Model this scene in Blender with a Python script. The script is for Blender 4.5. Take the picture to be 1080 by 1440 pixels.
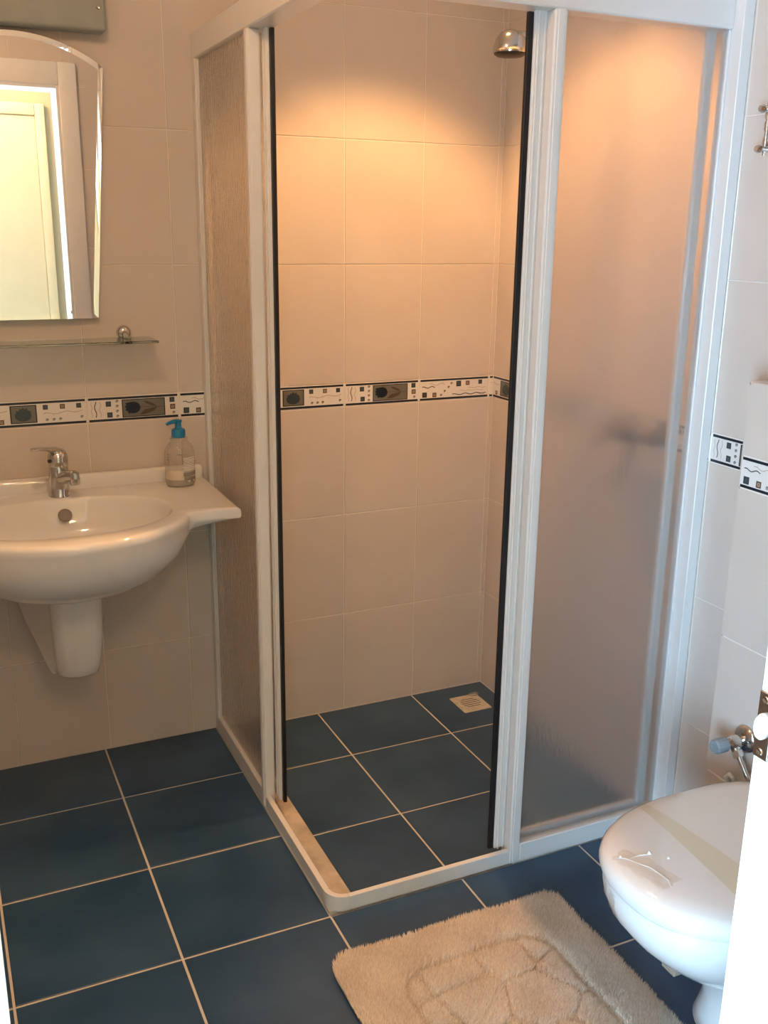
import bpy, bmesh, math, random
import numpy as np
from mathutils import Vector, Matrix
random.seed(7); np.random.seed(7)
PI = math.pi
scene = bpy.context.scene
for o in list(bpy.data.objects): bpy.data.objects.remove(o)
COL = scene.collection

# ------------------------------------------------------------------ camera
def make_camera():
    yaw, pit, rol, f = .43419, -.2792, .01295, 1388.27
    fw = Vector((math.sin(yaw)*math.cos(pit), math.cos(yaw)*math.cos(pit), math.sin(pit)))
    r0 = Vector((math.cos(yaw), -math.sin(yaw), 0)); u0 = r0.cross(fw)
    r = r0*math.cos(rol)+u0*math.sin(rol); u = -r0*math.sin(rol)+u0*math.cos(rol)
    cd = bpy.data.cameras.new('camera'); cd.sensor_fit = 'HORIZONTAL'; cd.sensor_width = 36
    cd.lens = f/1080*36; cd.clip_start = .02
    co = bpy.data.objects.new('camera', cd); COL.objects.link(co)
    m = Matrix((r, u, -fw)).transposed().to_4x4(); m.translation = (-.689, -2.68779, 1.47506)
    co.matrix_world = m; scene.camera = co
make_camera()

# ------------------------------------------------------------------ world, lamps, exposure
w = bpy.data.worlds.new('daylight'); scene.world = w; w.use_nodes = True
bg = w.node_tree.nodes['Background']; bg.inputs[0].default_value = (.42, .71, 1.0, 1); bg.inputs[1].default_value = 45.0
scene.view_settings.view_transform = 'Standard'; scene.view_settings.look = 'None'
scene.view_settings.gamma = 1; scene.view_settings.use_curve_mapping = False
scene.view_settings.exposure = 0.10
CEIL = 2.41
def lamp(name, kind, loc, energy, color, **kw):
    ld = bpy.data.lights.new(name, kind); ld.energy = energy; ld.color = color
    for k, v in kw.items(): setattr(ld, k, v)
    lo = bpy.data.objects.new(name, ld); COL.objects.link(lo); lo.location = loc; return lo
SHOWER_L = (.48, -.56, CEIL-.03); ROOM_L = (-.55, -1.30, CEIL-.10); HALL_L = (-.35, -2.85, CEIL-.10)
L_sh = lamp('shower_downlight_light', 'SPOT', SHOWER_L, 72, (1, .50, .18), spot_size=math.radians(98), spot_blend=.38, shadow_soft_size=.03)
L_rm = lamp('ceiling_globe_light', 'POINT', ROOM_L, 17, (1, .60, .32), shadow_soft_size=.05)
L_hl = lamp('hall_globe_light', 'POINT', HALL_L, 24, (1, .62, .27), shadow_soft_size=.06)
# balcony door opening in the hall: portal that guides the sky light through it
HX0, HX1, HY1 = -2.3, 1.0, -4.95
WY0, WY1 = -4.75, -3.2
PORT = lamp('balcony_door_daylight', 'AREA', (HX0-.02, (WY0+WY1)/2, 1.025), 1, (1, 1, 1), shape='RECTANGLE', size=1.85, size_y=WY1-WY0)
PORT.rotation_euler = (0, -PI/2, 0); PORT.data.cycles.is_portal = True

# ------------------------------------------------------------------ materials
def mat(name, col, rough=.5, metal=0, **kw):
    m = bpy.data.materials.new(name); m.use_nodes = True
    b = m.node_tree.nodes['Principled BSDF']
    b.inputs['Base Color'].default_value = (*col, 1); b.inputs['Roughness'].default_value = rough; b.inputs['Metallic'].default_value = metal
    for k, v in kw.items(): b.inputs[k].default_value = v
    return m
def nd(m, t, **kw):
    n = m.node_tree.nodes.new(t)
    for k, v in kw.items():
        if k in n.inputs: n.inputs[k].default_value = v
        else: setattr(n, k, v)
    return n
def lk(m, a, b): m.node_tree.links.new(a, b)
def noisy(m, c0, c1, scale, detail=4, stretch=(1, 1, 1), bump=0, bscale=None, lo=.3, hi=.7, per_object=0, space='Object'):
    """two-tone noise colour (and optional bump) on a material"""
    b = m.node_tree.nodes['Principled BSDF']
    tc = nd(m, 'ShaderNodeTexCoord'); mp = nd(m, 'ShaderNodeMapping'); mp.inputs['Scale'].default_value = stretch
    lk(m, tc.outputs[space], mp.inputs[0])
    src = mp.outputs[0]
    if per_object:
        oi = nd(m, 'ShaderNodeObjectInfo'); ad = nd(m, 'ShaderNodeVectorMath', operation='ADD'); sc = nd(m, 'ShaderNodeVectorMath', operation='SCALE')
        cb = nd(m, 'ShaderNodeCombineXYZ'); lk(m, oi.outputs['Random'], cb.inputs[0]); lk(m, oi.outputs['Random'], cb.inputs[1])
        lk(m, cb.outputs[0], sc.inputs[0]); sc.inputs['Scale'].default_value = 37.0
        lk(m, src, ad.inputs[0]); lk(m, sc.outputs[0], ad.inputs[1]); src = ad.outputs[0]
    nz = nd(m, 'ShaderNodeTexNoise', Scale=scale, Detail=detail); lk(m, src, nz.inputs['Vector'])
    cr = nd(m, 'ShaderNodeValToRGB'); e = cr.color_ramp.elements
    e[0].position = lo; e[0].color = (*c0, 1); e[1].position = hi; e[1].color = (*c1, 1)
    lk(m, nz.outputs['Fac'], cr.inputs[0]); lk(m, cr.outputs[0], b.inputs['Base Color'])
    if bump:
        n2 = nd(m, 'ShaderNodeTexNoise', Scale=bscale or scale, Detail=3); lk(m, src, n2.inputs['Vector'])
        bp = nd(m, 'ShaderNodeBump', Strength=bump, Distance=.01); lk(m, n2.outputs['Fac'], bp.inputs['Height']); lk(m, bp.outputs[0], b.inputs['Normal'])
    return m

M = {}
M['tile'] = noisy(mat('wall_tile_glaze', (.64, .565, .495), .22), (.63, .555, .485), (.66, .585, .515), 6, bump=.02, bscale=9)
M['grout'] = mat('wall_grout', (.80, .73, .66), .8)
M['floor_tile'] = noisy(mat('blue_floor_tile', (.02, .05, .09), .34), (.011, .044, .096), (.034, .080, .152), 5, 6, bump=.04, bscale=30, per_object=1)
M['floor_grout'] = mat('floor_grout', (.62, .56, .48), .8)
M['white_frame'] = noisy(mat('white_powder_coat', (.77, .75, .72), .3), (.76, .74, .71), (.78, .76, .73), 6)
M['seal'] = mat('black_magnetic_rubber', (.004, .004, .006), .5)
M['ceramic'] = mat('white_ceramic', (.77, .755, .73), .08, **{'Coat Weight': .3, 'Coat Roughness': .04})
M['chrome'] = mat('chrome', (.62, .61, .59), .12, 1)
M['chrome_dark'] = mat('dull_chrome', (.36, .34, .32), .22, 1)
M['dark'] = mat('dark_rubber', (.012, .012, .012), .5)
M['mirror'] = mat('mirror_silver', (.88, .90, .88), .0, 1)
M['mirror_back'] = mat('mirror_backing', (.30, .31, .28), .7)
M['glassy'] = mat('green_shelf_glass', (.78, .93, .88), .03, **{'Transmission Weight': 1, 'IOR': 1.45})
M['paint'] = noisy(mat('white_painted_ceiling', (.82, .80, .76), .9), (.80, .78, .74), (.84, .82, .78), 12)
M['hall_paint'] = noisy(mat('cream_hall_plaster', (.52, .45, .32), .85), (.51, .44, .31), (.54, .47, .34), 10)
M['door_paint'] = noisy(mat('white_door_lacquer', (.82, .80, .76), .3), (.80, .78, .74), (.84, .82, .78), 20)
M['housing'] = noisy(mat('grey_lamp_housing', (.30, .32, .28), .5), (.29, .31, .27), (.33, .35, .31), 15)
M['mortar'] = noisy(mat('beige_mortar', (.50, .42, .33), .8), (.40, .33, .25), (.62, .53, .42), 22, 5, bump=.2, bscale=60)
M['steel_drain'] = noisy(mat('drain_plate', (.66, .62, .55), .4, .3), (.55, .5, .42), (.72, .68, .6), 60)
M['blue_plastic'] = mat('blue_pump_plastic', (.008, .19, .38), .35)
M['cream'] = mat('cream_lotion', (.80, .72, .58), .5)
M['lotion_low'] = mat('thin_grey_lotion', (.42, .37, .31), .4)
M['label_white'] = mat('white_print', (.85, .82, .78), .6)
M['label_grey'] = mat('grey_print', (.30, .28, .25), .6)
M['valve_cap'] = noisy(mat('blue_grey_valve_plastic', (.22, .26, .28), .4), (.20, .24, .26), (.26, .30, .32), 30)
M['white_plastic'] = mat('white_plastic', (.78, .78, .70), .4)
M['navy'] = mat('navy_glaze', (.006, .012, .022), .3)
M['teal'] = mat('slate_blue_glaze', (.035, .055, .065), .3)
M['brown'] = mat('brown_glaze', (.12, .075, .04), .35)
M['panel'] = mat('grey_olive_glaze', (.16, .15, .12), .35)
M['leaf'] = mat('brown_leaf_glaze', (.085, .06, .042), .35)
M['thin'] = mat('thin_dark_line', (.06, .045, .035), .4)
M['tan'] = mat('tan_line', (.48, .36, .26), .4)
M['slate'] = mat('dark_slate_glaze', (.07, .08, .085), .3)
M['border'] = mat('white_border_glaze', (.80, .77, .73), .2)
M['bulb'] = mat('lamp_diffuser', (.9, .85, .75), .4, **{'Emission Strength': 3.0}); M['bulb'].node_tree.nodes['Principled BSDF'].inputs['Emission Color'].default_value = (1, .72, .42, 1)
M['tape'] = None; M['film'] = None

def thin_clear(name, tint, gloss_rough=.06, fac=.10, body=None, bodyfac=0, bump=0):
    m = bpy.data.materials.new(name); m.use_nodes = True; nt = m.node_tree; nt.nodes.clear()
    out = nd(m, 'ShaderNodeOutputMaterial'); tr = nd(m, 'ShaderNodeBsdfTransparent'); tr.inputs[0].default_value = (*tint, 1)
    gl = nd(m, 'ShaderNodeBsdfGlossy'); gl.inputs['Roughness'].default_value = gloss_rough
    lw = nd(m, 'ShaderNodeLayerWeight', Blend=.35); mx = nd(m, 'ShaderNodeMixShader')
    mr = nd(m, 'ShaderNodeMapRange'); mr.inputs['To Min'].default_value = fac*.4; mr.inputs['To Max'].default_value = min(1, fac*4)
    lk(m, lw.outputs['Facing'], mr.inputs[0]); lk(m, mr.outputs[0], mx.inputs[0])
    src = tr.outputs[0]
    if body:
        df = nd(m, 'ShaderNodeBsdfDiffuse'); df.inputs[0].default_value = (*body, 1); m2 = nd(m, 'ShaderNodeMixShader'); m2.inputs[0].default_value = bodyfac
        lk(m, src, m2.inputs[1]); lk(m, df.outputs[0], m2.inputs[2]); src = m2.outputs[0]
    if bump:
        nz = nd(m, 'ShaderNodeTexNoise', Scale=90.0); bp = nd(m, 'ShaderNodeBump', Strength=bump); lk(m, nz.outputs[0], bp.inputs['Height']); lk(m, bp.outputs[0], gl.inputs['Normal'])
    lk(m, src, mx.inputs[1]); lk(m, gl.outputs[0], mx.inputs[2]); lk(m, mx.outputs[0], out.inputs[0]); return m
M['bottle'] = thin_clear('clear_bottle_plastic', (.965, .955, .94), .08, .12, (.80, .76, .70), .10)
M['tape'] = thin_clear('yellowed_clear_tape', (.98, .955, .86), .15, .05, (.84, .78, .58), .03)
M['film'] = thin_clear('crumpled_clear_film', (1, .995, .985), .12, .12, bump=1.0)

def frosted():
    m = bpy.data.materials.new('rain_frosted_acrylic'); m.use_nodes = True
    b = m.node_tree.nodes['Principled BSDF']
    b.inputs['Base Color'].default_value = (.968, .95, .935, 1); b.inputs['Transmission Weight'].default_value = .95
    b.inputs['Roughness'].default_value = .27; b.inputs['IOR'].default_value = 1.25
    tc = nd(m, 'ShaderNodeTexCoord'); mp = nd(m, 'ShaderNodeMapping'); mp.inputs['Scale'].default_value = (1, 1, .2); lk(m, tc.outputs['Object'], mp.inputs[0])
    nz = nd(m, 'ShaderNodeTexNoise', Scale=130.0, Detail=2, Distortion=.8); lk(m, mp.outputs[0], nz.inputs['Vector'])
    bp = nd(m, 'ShaderNodeBump', Strength=.24, Distance=.004); lk(m, nz.outputs['Fac'], bp.inputs['Height']); lk(m, bp.outputs[0], b.inputs['Normal'])
    return m
M['frosted'] = frosted()
def rug_mat():
    m = bpy.data.materials.new('beige_rug_pile'); m.use_nodes = True; b = m.node_tree.nodes['Principled BSDF']
    b.inputs['Roughness'].default_value = .95; b.inputs['Sheen Weight'].default_value = .3
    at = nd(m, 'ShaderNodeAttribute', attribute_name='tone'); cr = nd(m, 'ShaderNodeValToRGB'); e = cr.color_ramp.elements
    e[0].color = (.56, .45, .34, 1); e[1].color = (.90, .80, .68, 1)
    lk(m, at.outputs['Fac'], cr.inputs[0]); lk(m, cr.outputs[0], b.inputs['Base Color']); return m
M['rug'] = rug_mat()
M['rug_back'] = mat('rug_backing', (.42, .34, .26), .9)

# ------------------------------------------------------------------ object helpers
def tag(o, label=None, cat=None, group=None, kind=None):
    if label: o['label'] = label
    if cat: o['category'] = cat
    if group: o['group'] = group
    if kind: o['kind'] = kind
    return o
def link_mesh(name, me, parent=None, loc=(0, 0, 0), rz=0):
    o = bpy.data.objects.new(name, me); COL.objects.link(o); o.location = loc; o.rotation_euler = (0, 0, rz)
    if parent: o.parent = parent
    return o
def obj(name, bm, m, parent=None, smooth=35, loc=(0, 0, 0), rz=0):
    me = bpy.data.meshes.new(name); bmesh.ops.recalc_face_normals(bm, faces=bm.faces); bm.to_mesh(me); bm.free()
    for mm in (m if isinstance(m, (list, tuple)) else [m]): me.materials.append(mm)
    if smooth:
        me.shade_smooth(); me.set_sharp_from_angle(angle=math.radians(smooth))
    return link_mesh(name, me, parent, loc, rz)
def thing(name, label, cat, loc=(0, 0, 0), group=None, rz=0):
    o = bpy.data.objects.new(name, None); COL.objects.link(o); o.location = loc; o.rotation_euler = (0, 0, rz); o.empty_display_size = .05
    return tag(o, label, cat, group)
def box(bm, x0, x1, y0, y1, z0, z1, bev=0, seg=1):
    r = bmesh.ops.create_cube(bm, size=1); vs = r['verts']
    for v in vs: v.co = Vector(((x0+x1)/2+v.co.x*(x1-x0), (y0+y1)/2+v.co.y*(y1-y0), (z0+z1)/2+v.co.z*(z1-z0)))
    if bev:
        es = list({e for v in vs for e in v.link_edges})
        bmesh.ops.bevel(bm, geom=es, offset=bev, segments=seg, affect='EDGES', profile=.5)
    return bm
def bx(*a, **k): return box(bmesh.new(), *a, **k)
def rings(bm, rs, close=True, cap0=True, cap1=True):
    """rs: list of rings (lists of coords, equal length); loft them"""
    V = [[bm.verts.new(c) for c in r] for r in rs]; n = len(V[0])
    for a, b in zip(V[:-1], V[1:]):
        for i in range(n if close else n-1):
            j = (i+1) % n
            bm.faces.new((a[i], a[j], b[j], b[i]))
    if cap0: bm.faces.new(list(reversed(V[0])))
    if cap1: bm.faces.new(V[-1])
    return bm
def frame_of(d):
    d = Vector(d).normalized(); a = Vector((0, 0, 1)) if abs(d.z) < .9 else Vector((1, 0, 0))
    x = a.cross(d).normalized(); return x, d.cross(x), d
def lathe(bm, prof, org, axis=(0, 0, 1), n=24):
    """prof: list of (radius, height along axis)"""
    x, y, z = frame_of(axis); o = Vector(org)
    rs = [[o+z*h+(x*math.cos(2*PI*i/n)+y*math.sin(2*PI*i/n))*max(r, 1e-5) for i in range(n)] for r, h in prof]
    return rings(bm, rs)
def tube(bm, pts, rad, n=12):
    pts = [Vector(p) for p in pts]; k = len(pts); rad = rad if isinstance(rad, (list, tuple)) else [rad]*k
    x = None; rs = []
    for i in range(k):
        d = (pts[min(i+1, k-1)]-pts[max(i-1, 0)]).normalized()
        if x is None: x = frame_of(d)[0]
        x = (x-d*x.dot(d)).normalized(); y = d.cross(x)
        rs.append([pts[i]+(x*math.cos(2*PI*j/n)+y*math.sin(2*PI*j/n))*rad[i] for j in range(n)])
    return rings(bm, rs)
def prism(bm, poly, z0, z1, bev=0, seg=2):
    bot = [bm.verts.new((x, y, z0)) for x, y in poly]; top = [bm.verts.new((x, y, z1)) for x, y in poly]; n = len(poly)
    fb = bm.faces.new(list(reversed(bot))); ft = bm.faces.new(top)
    for i in range(n): bm.faces.new((bot[i], bot[(i+1) % n], top[(i+1) % n], top[i]))
    if bev: bmesh.ops.bevel(bm, geom=list(set(fb.edges) | set(ft.edges)), offset=bev, segments=seg, affect='EDGES', profile=.5)
    return bm
def rrect(x0, x1, y0, y1, r, n=6):
    out = []
    for cx, cy, a in ((x1-r, y1-r, 0), (x0+r, y1-r, 90), (x0+r, y0+r, 180), (x1-r, y0+r, 270)):
        for i in range(n+1):
            t = math.radians(a+90*i/n); out.append((cx+r*math.cos(t), cy+r*math.sin(t)))
    return out

# ------------------------------------------------------------------ dimensions
XR = .9325          # right wall face
XL = -1.06          # left wall face
YF = -2.132          # front wall, bathroom side
YH = -2.275          # front wall, hall side
T = .333; R0 = .2817
DZ = -.0225         # shower floor level
JX0, JX1, JZ = -.686, -.065, 2.04   # doorway clear opening
TH = .009           # tile thickness
GAP = .0024
ROWS = [(0, .307), (.307, .633), (.633, .966), (.966, 1.035), (1.035, 1.376), (1.376, 1.713), (1.713, 2.05), (2.05, 2.386), (2.386, CEIL)]

# ------------------------------------------------------------------ wall tiles
_tm = {}
def tile_mesh(wd, ht, m, th=TH, ch=.0010):
    k = (round(wd, 4), round(ht, 4), m)
    if k in _tm: return _tm[k]
    bm = bmesh.new(); a, b = wd/2, ht/2
    V = [[bm.verts.new((sx*(a-i), y, sz*(b-i))) for sx, sz in ((-1, -1), (1, -1), (1, 1), (-1, 1))] for i, y in ((0, 0), (0, -th+ch), (ch, -th))]
    for p, q in ((0, 1), (1, 2)):
        for i in range(4): bm.faces.new((V[p][i], V[p][(i+1) % 4], V[q][(i+1) % 4], V[q][i]))
    bm.faces.new(V[2]); bmesh.ops.recalc_face_normals(bm, faces=bm.faces)
    me = bpy.data.meshes.new('tile'); bm.to_mesh(me); bm.free(); me.materials.append(M[m]); _tm[k] = me; return me

BW, BH = .2445, .0662
BMATS = ['border', 'navy', 'teal', 'brown', 'panel', 'leaf', 'thin', 'tan', 'slate']
def border_mesh(kind, u0=0., u1=1.):
    """printed border tile; u,v in 0..1 over the full tile, optionally cut at u0..u1"""
    k = ('border', kind, round(u0, 3), round(u1, 3))
    if k in _tm: return _tm[k]
    bm = bmesh.new(); wd = BW*(u1-u0)
    def pos(u, v, lift): return ((u-(u0+u1)/2)*BW, -TH-lift, (v-.5)*BH)
    a, b, ch = wd/2, BH/2, .0012
    V = [[bm.verts.new((sx*(a-i), y, sz*(b-i))) for sx, sz in ((-1, -1), (1, -1), (1, 1), (-1, 1))] for i, y in ((0, 0), (0, -TH+ch), (ch, -TH))]
    for p, q in ((0, 1), (1, 2)):
        for i in range(4): bm.faces.new((V[p][i], V[p][(i+1) % 4], V[q][(i+1) % 4], V[q][i]))
    bm.faces.new(V[2])
    asp = BW/BH
    def poly(pts, mi, lift=.0002):
        pts = [(min(max(u, u0+.008), u1-.008), v) for u, v in pts]
        if max(p[0] for p in pts)-min(p[0] for p in pts) < .004: return
        f = bm.faces.new([bm.verts.new(pos(u, v, lift)) for u, v in pts]); f.material_index = mi
    def rect(ua, ub, va, vb, mi, lift=.0002): poly([(ua, va), (ub, va), (ub, vb), (ua, vb)], mi, lift)
    def ribbon(pts, wv, mi, lift=.00025):
        pts = [p for p in pts if u0+.008 < p[0] < u1-.008]
        for (ua, va), (ub, vb) in zip(pts[:-1], pts[1:]):
            dx, dy = (ub-ua)*asp, vb-va; l = math.hypot(dx, dy) or 1; nx, ny = -dy/l*wv/2, dx/l*wv/2
            f = bm.faces.new([bm.verts.new(pos(u, v, lift)) for u, v in ((ua-nx/asp, va-ny), (ub-nx/asp, vb-ny), (ub+nx/asp, vb+ny), (ua+nx/asp, va+ny))]); f.material_index = mi
    def square(u, v, mi, s=.19):
        h = s/2; rect(u-h/asp, u+h/asp, v-h, v+h, mi); h *= .5
        rect(u-h/asp, u+h/asp, v-h, v+h, 8 if mi != 3 else 7, .0003); h *= .5
        if mi == 3: rect(u-h/asp, u+h/asp, v-h, v+h, 3, .0004)
    def spiral(u, v, r=.06):
        ribbon([(u+r*(1-.06*i)*math.cos(i*.75)/asp, v+r*(1-.06*i)*math.sin(i*.75)) for i in range(14)], .022, 6)
    def wave(ua, ub, v, amp, cyc, wv, mi, slope=0):
        ribbon([(ua+(ub-ua)*i/22, v+slope*i/22+amp*math.sin(cyc*2*PI*i/22+.6)) for i in range(23)], wv, mi)
    def vwave(u, va, vb, amp, cyc, wv, mi):
        ribbon([(u+amp*math.sin(cyc*2*PI*i/16), va+(vb-va)*i/16) for i in range(17)], wv, mi)
    def dots(us, v):
        for i, u in enumerate(us): rect(u-.004, u+.004, v+.05*(-1)**i-.014, v+.05*(-1)**i+.014, 7)
    rect(.012, .988, .895, .985, 1); rect(.012, .988, .02, .11, 1)
    if kind == 'A':
        wave(.03, .19, .66, .03, 1, .025, 7); square(.125, .24, 3)
        rect(.215, .485, .15, .86, 1); rect(.228, .472, .185, .825, 4, .0003)
        c = [(.345+.085*math.cos(t), .45+.225*math.sin(t)) for t in [math.radians(x) for x in range(160, 381, 20)]]
        poly(c+[(.425, .60), (.395, .66), (.385, .76), (.365, .70), (.345, .79), (.33, .70), (.31, .74), (.305, .64), (.275, .65), (.278, .56), (.255, .50)], 2, .0004)
        for u, mi in ((.575, 2), (.75, 3), (.92, 2)): square(u, .74, mi)
        wave(.55, .96, .47, .035, 2, .025, 7, .06); dots((.57, .65, .72, .80, .88, .94), .47)
        for u, v in ((.585, .23), (.655, .23), (.722, .24), (.945, .28)): spiral(u, v)
    if kind == 'B':
        vwave(.045, .2, .82, .006, 2, .022, 7); vwave(.085, .2, .84, .009, 1.2, .035, 6); vwave(.135, .2, .82, .008, 1.6, .022, 7)
        square(.225, .72, 2, .21); square(.235, .27, 2, .21)
        for v in (.81, .61, .41, .2): spiral(.318, v)
        rect(.37, .845, .13, .87, 1); rect(.381, .834, .165, .835, 4, .0003)
        c = [(.495+.075*math.cos(t), .52+.24*math.sin(t)) for t in [math.radians(x) for x in range(-100, 101, 20)]]
        poly(c+[(.44, .74), (.405, .72), (.42, .64), (.398, .58), (.415, .50), (.402, .42), (.43, .38), (.44, .27), (.46, .30)], 1, .0004)
        ribbon([(.57, .52), (.65, .53), (.74, .50), (.828, .50)], .02, 5, .0004)
        poly([(.60, .78), (.66, .74), (.72, .64), (.76, .52), (.70, .56), (.64, .66)], 5, .0004)
        poly([(.56, .22), (.62, .42), (.69, .46), (.76, .50), (.72, .34), (.64, .24)], 5, .0004)
        square(.925, .76, 2, .21); square(.93, .47, 3, .21); spiral(.94, .22)
    if kind == 'C':
        wave(.04, .22, .62, .035, 1.5, .035, 6); wave(.14, .36, .74, .04, 1.5, .022, 7); dots((.18, .26, .33), .76)
        square(.075, .27, 2, .24); square(.215, .25, 3, .21)
        for u, v in ((.31, .22), (.36, .40), (.415, .58), (.455, .75)): spiral(u, v)
        square(.56, .72, 2, .26); square(.69, .73, 3, .2); square(.875, .75, 2, .2)
        wave(.70, .96, .50, .02, 2, .022, 7); wave(.58, .92, .38, .02, 3, .022, 7); wave(.47, .96, .22, .03, 3, .04, 6)
    me = bpy.data.meshes.new('border_tile'); bm.normal_update(); bm.to_mesh(me); bm.free()
    # print faces must look outwards (-y)
    for p in me.polygons:
        if p.index > 8 and p.normal.y > 0: p.flip()
    for n in BMATS: me.materials.append(M[n])
    _tm[k] = me; return me

def tile_wall(parent, place, u_lo, u_hi, joint, first_kind, rows=ROWS, holes=(), zlo=0.):
    """place(u, z) -> (loc, rz); joints at joint+k*.2467; holes: (u0,u1,z0,z1) rectangles cut out of the tiling"""
    P = .2467; k = math.floor((u_lo-joint)/P)-1
    while joint+k*P < u_hi:
        a, b = joint+k*P, joint+(k+1)*P; kind = 'ABC'[(k+first_kind) % 3]; k += 1
        ca, cb = max(a, u_lo), min(b, u_hi)
        if cb-ca < .006: continue
        for z0, z1 in rows:
            z0 = zlo if z0 == 0 else z0
            cells = [(ca, cb, z0, z1)]
            for (h0, h1, hz0, hz1) in holes:
                nxt = []
                for (p, q, s, t) in cells:
                    if q <= h0 or p >= h1 or t <= hz0 or s >= hz1: nxt.append((p, q, s, t)); continue
                    if p < h0: nxt.append((p, h0, s, t))
                    if q > h1: nxt.append((h1, q, s, t))
                    p2, q2 = max(p, h0), min(q, h1)
                    if s < hz0: nxt.append((p2, q2, s, hz0))
                    if t > hz1: nxt.append((p2, q2, hz1, t))
                cells = nxt
            for (p, q, s, t) in cells:
                if q-p < .006 or t-s < .006: continue
                loc, rz = place((p+q)/2, (s+t)/2)
                if abs(z0-.966) < .001 and t-s > .06:
                    link_mesh('border_tile', border_mesh(kind, max(0, (p-a)/P), min(1, (q-a)/P)), parent, loc, rz)
                else:
                    link_mesh('wall_tile', tile_mesh(q-p-GAP, t-s-GAP, 'tile'), parent, loc, rz)

G = .0015  # grout sits this much below the tile face
def wall(name, bm, m='grout'): return tag(obj(name, bm, M[m], smooth=0), kind='structure')
wb = wall('wall_back', bx(XL-.1, XR+.1, TH-.0073, .12, -.1, CEIL))
tile_wall(wb, lambda u, z: ((u, TH, z), 0), XL, XR, .4234, 1, zlo=DZ)
wr = wall('wall_right', bx(XR+TH-.0073, XR+.12, YF, TH-.0073, -.1, CEIL))
tile_wall(wr, lambda u, z: ((XR+TH, -u, z), -PI/2), 0, -YF, .978, 1, zlo=DZ)
wl = wall('wall_left', bx(XL-.12, XL-TH+.0073, YF, TH-.0073, -.1, CEIL))
tile_wall(wl, lambda u, z: ((XL-TH, u, z), PI/2), YF, 0, -.0, 0)
# front wall with the doorway: three blocks in one shell
bm = bmesh.new()
box(bm, XL-.1, JX0-.03, YH, YF-TH+.0073, -.1, CEIL); box(bm, JX1+.03, XR+.1, YH, YF-TH+.0073, -.1, CEIL); box(bm, JX0-.03, JX1+.03, YH, YF-TH+.0073, JZ+.03, CEIL)
wf = wall('wall_front', bm)
tile_wall(wf, lambda u, z: ((-u, YF-TH, z), PI), -XR, -XL, 0, 1, holes=[(-JX1-.03, -JX0+.03, -1, JZ+.03)])

# ------------------------------------------------------------------ floor
bm = bmesh.new()
box(bm, XL, XR, YF, -.948, -.12, -.002); box(bm, XL, 0, -.948, TH, -.12, -.002); box(bm, 0, XR, -.948, TH, -.12, DZ-.002)
fl = tag(obj('floor', bm, M['floor_grout'], smooth=0), kind='structure')
def floor_tiles(parent, x0, x1, y0, y1, z, mname='floor_tile', name='floor_tile', g=.0055):
    i0 = math.floor(x0/T)-1
    for i in range(i0, math.ceil(x1/T)+1):
        for k in range(-1, 14):
            yb = -(R0+(k-1)*T) if k > 0 else 99
            ya = -(R0+k*T)
            a, b, c, d = max(x0, i*T), min(x1, (i+1)*T), max(y0, ya), min(y1, yb)
            if b-a < .012 or d-c < .012 or k < 0: continue
            key = (name, round(b-a, 4), round(d-c, 4), mname)
            if key not in _tm:
                q = bmesh.new(); p, r, ch = (b-a-g)/2, (d-c-g)/2, .0015
                V = [[q.verts.new((sx*(p-e), sy*(r-e), zz)) for sx, sy in ((-1, -1), (1, -1), (1, 1), (-1, 1))] for e, zz in ((0, -.008), (0, -ch*.6), (ch, 0))]
                for s, t in ((0, 1), (1, 2)):
                    for j in range(4): q.faces.new((V[s][j], V[s][(j+1) % 4], V[t][(j+1) % 4], V[t][j]))
                q.faces.new(V[2]); bmesh.ops.recalc_face_normals(q, faces=q.faces)
                me = bpy.data.meshes.new(name); q.to_mesh(me); q.free(); me.materials.append(M[mname]); _tm[key] = me
            link_mesh(name, _tm[key], parent, ((a+b)/2, (c+d)/2, z))
floor_tiles(fl, XL, 0.0, -.9477, 0, 0)
floor_tiles(fl, XL, XR, YF, -.9477, 0)
floor_tiles(fl, .082, XR, -.9477+.03, 0, DZ)

ce = tag(obj('ceiling', bx(XL-.1, XR+.1, YH, .12, CEIL, CEIL+.1), M['paint'], smooth=0), kind='structure')

# ------------------------------------------------------------------ hall behind the doorway
bm = bx(HX0-.1, HX1+.1, HY1-.1, YH, -.12, 0)
tag(obj('floor_hall', bm, noisy(mat('hall_floor_laminate', (.42, .30, .19), .4), (.36, .25, .15), (.48, .35, .23), 3, stretch=(1, 8, 1)), smooth=0), kind='structure')
tag(obj('ceiling_hall', bx(HX0-.1, HX1+.1, HY1-.1, YH, CEIL, CEIL+.1), M['paint'], smooth=0), kind='structure')
wall('wall_hall_right', bx(HX1, HX1+.1, HY1, YH, 0, CEIL), 'hall_paint')
wall('wall_hall_far', bx(HX0-.1, HX1+.1, HY1-.1, HY1, 0, CEIL), 'hall_paint')
HB = -3.25   # added block across from the doorway, keeps window daylight off its front face
wall('wall_hall_daylight_block', bx(-.80, HX1, HY1, HB, 0, CEIL), 'hall_paint')
wall('wall_hall_near', bx(HX0-.1, XL-.1, YH, YH+.1, 0, CEIL), 'hall_paint')
bm = bmesh.new(); box(bm, HX0-.1, HX0, HY1, WY0, 0, CEIL); box(bm, HX0-.1, HX0, WY1, YH, 0, CEIL); box(bm, HX0-.1, HX0, WY0, WY1, 1.95, CEIL); box(bm, HX0-.1, HX0, WY0, WY1, 0, .1)
wall('wall_hall_left', bm, 'hall_paint')
bm = bmesh.new()
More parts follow.
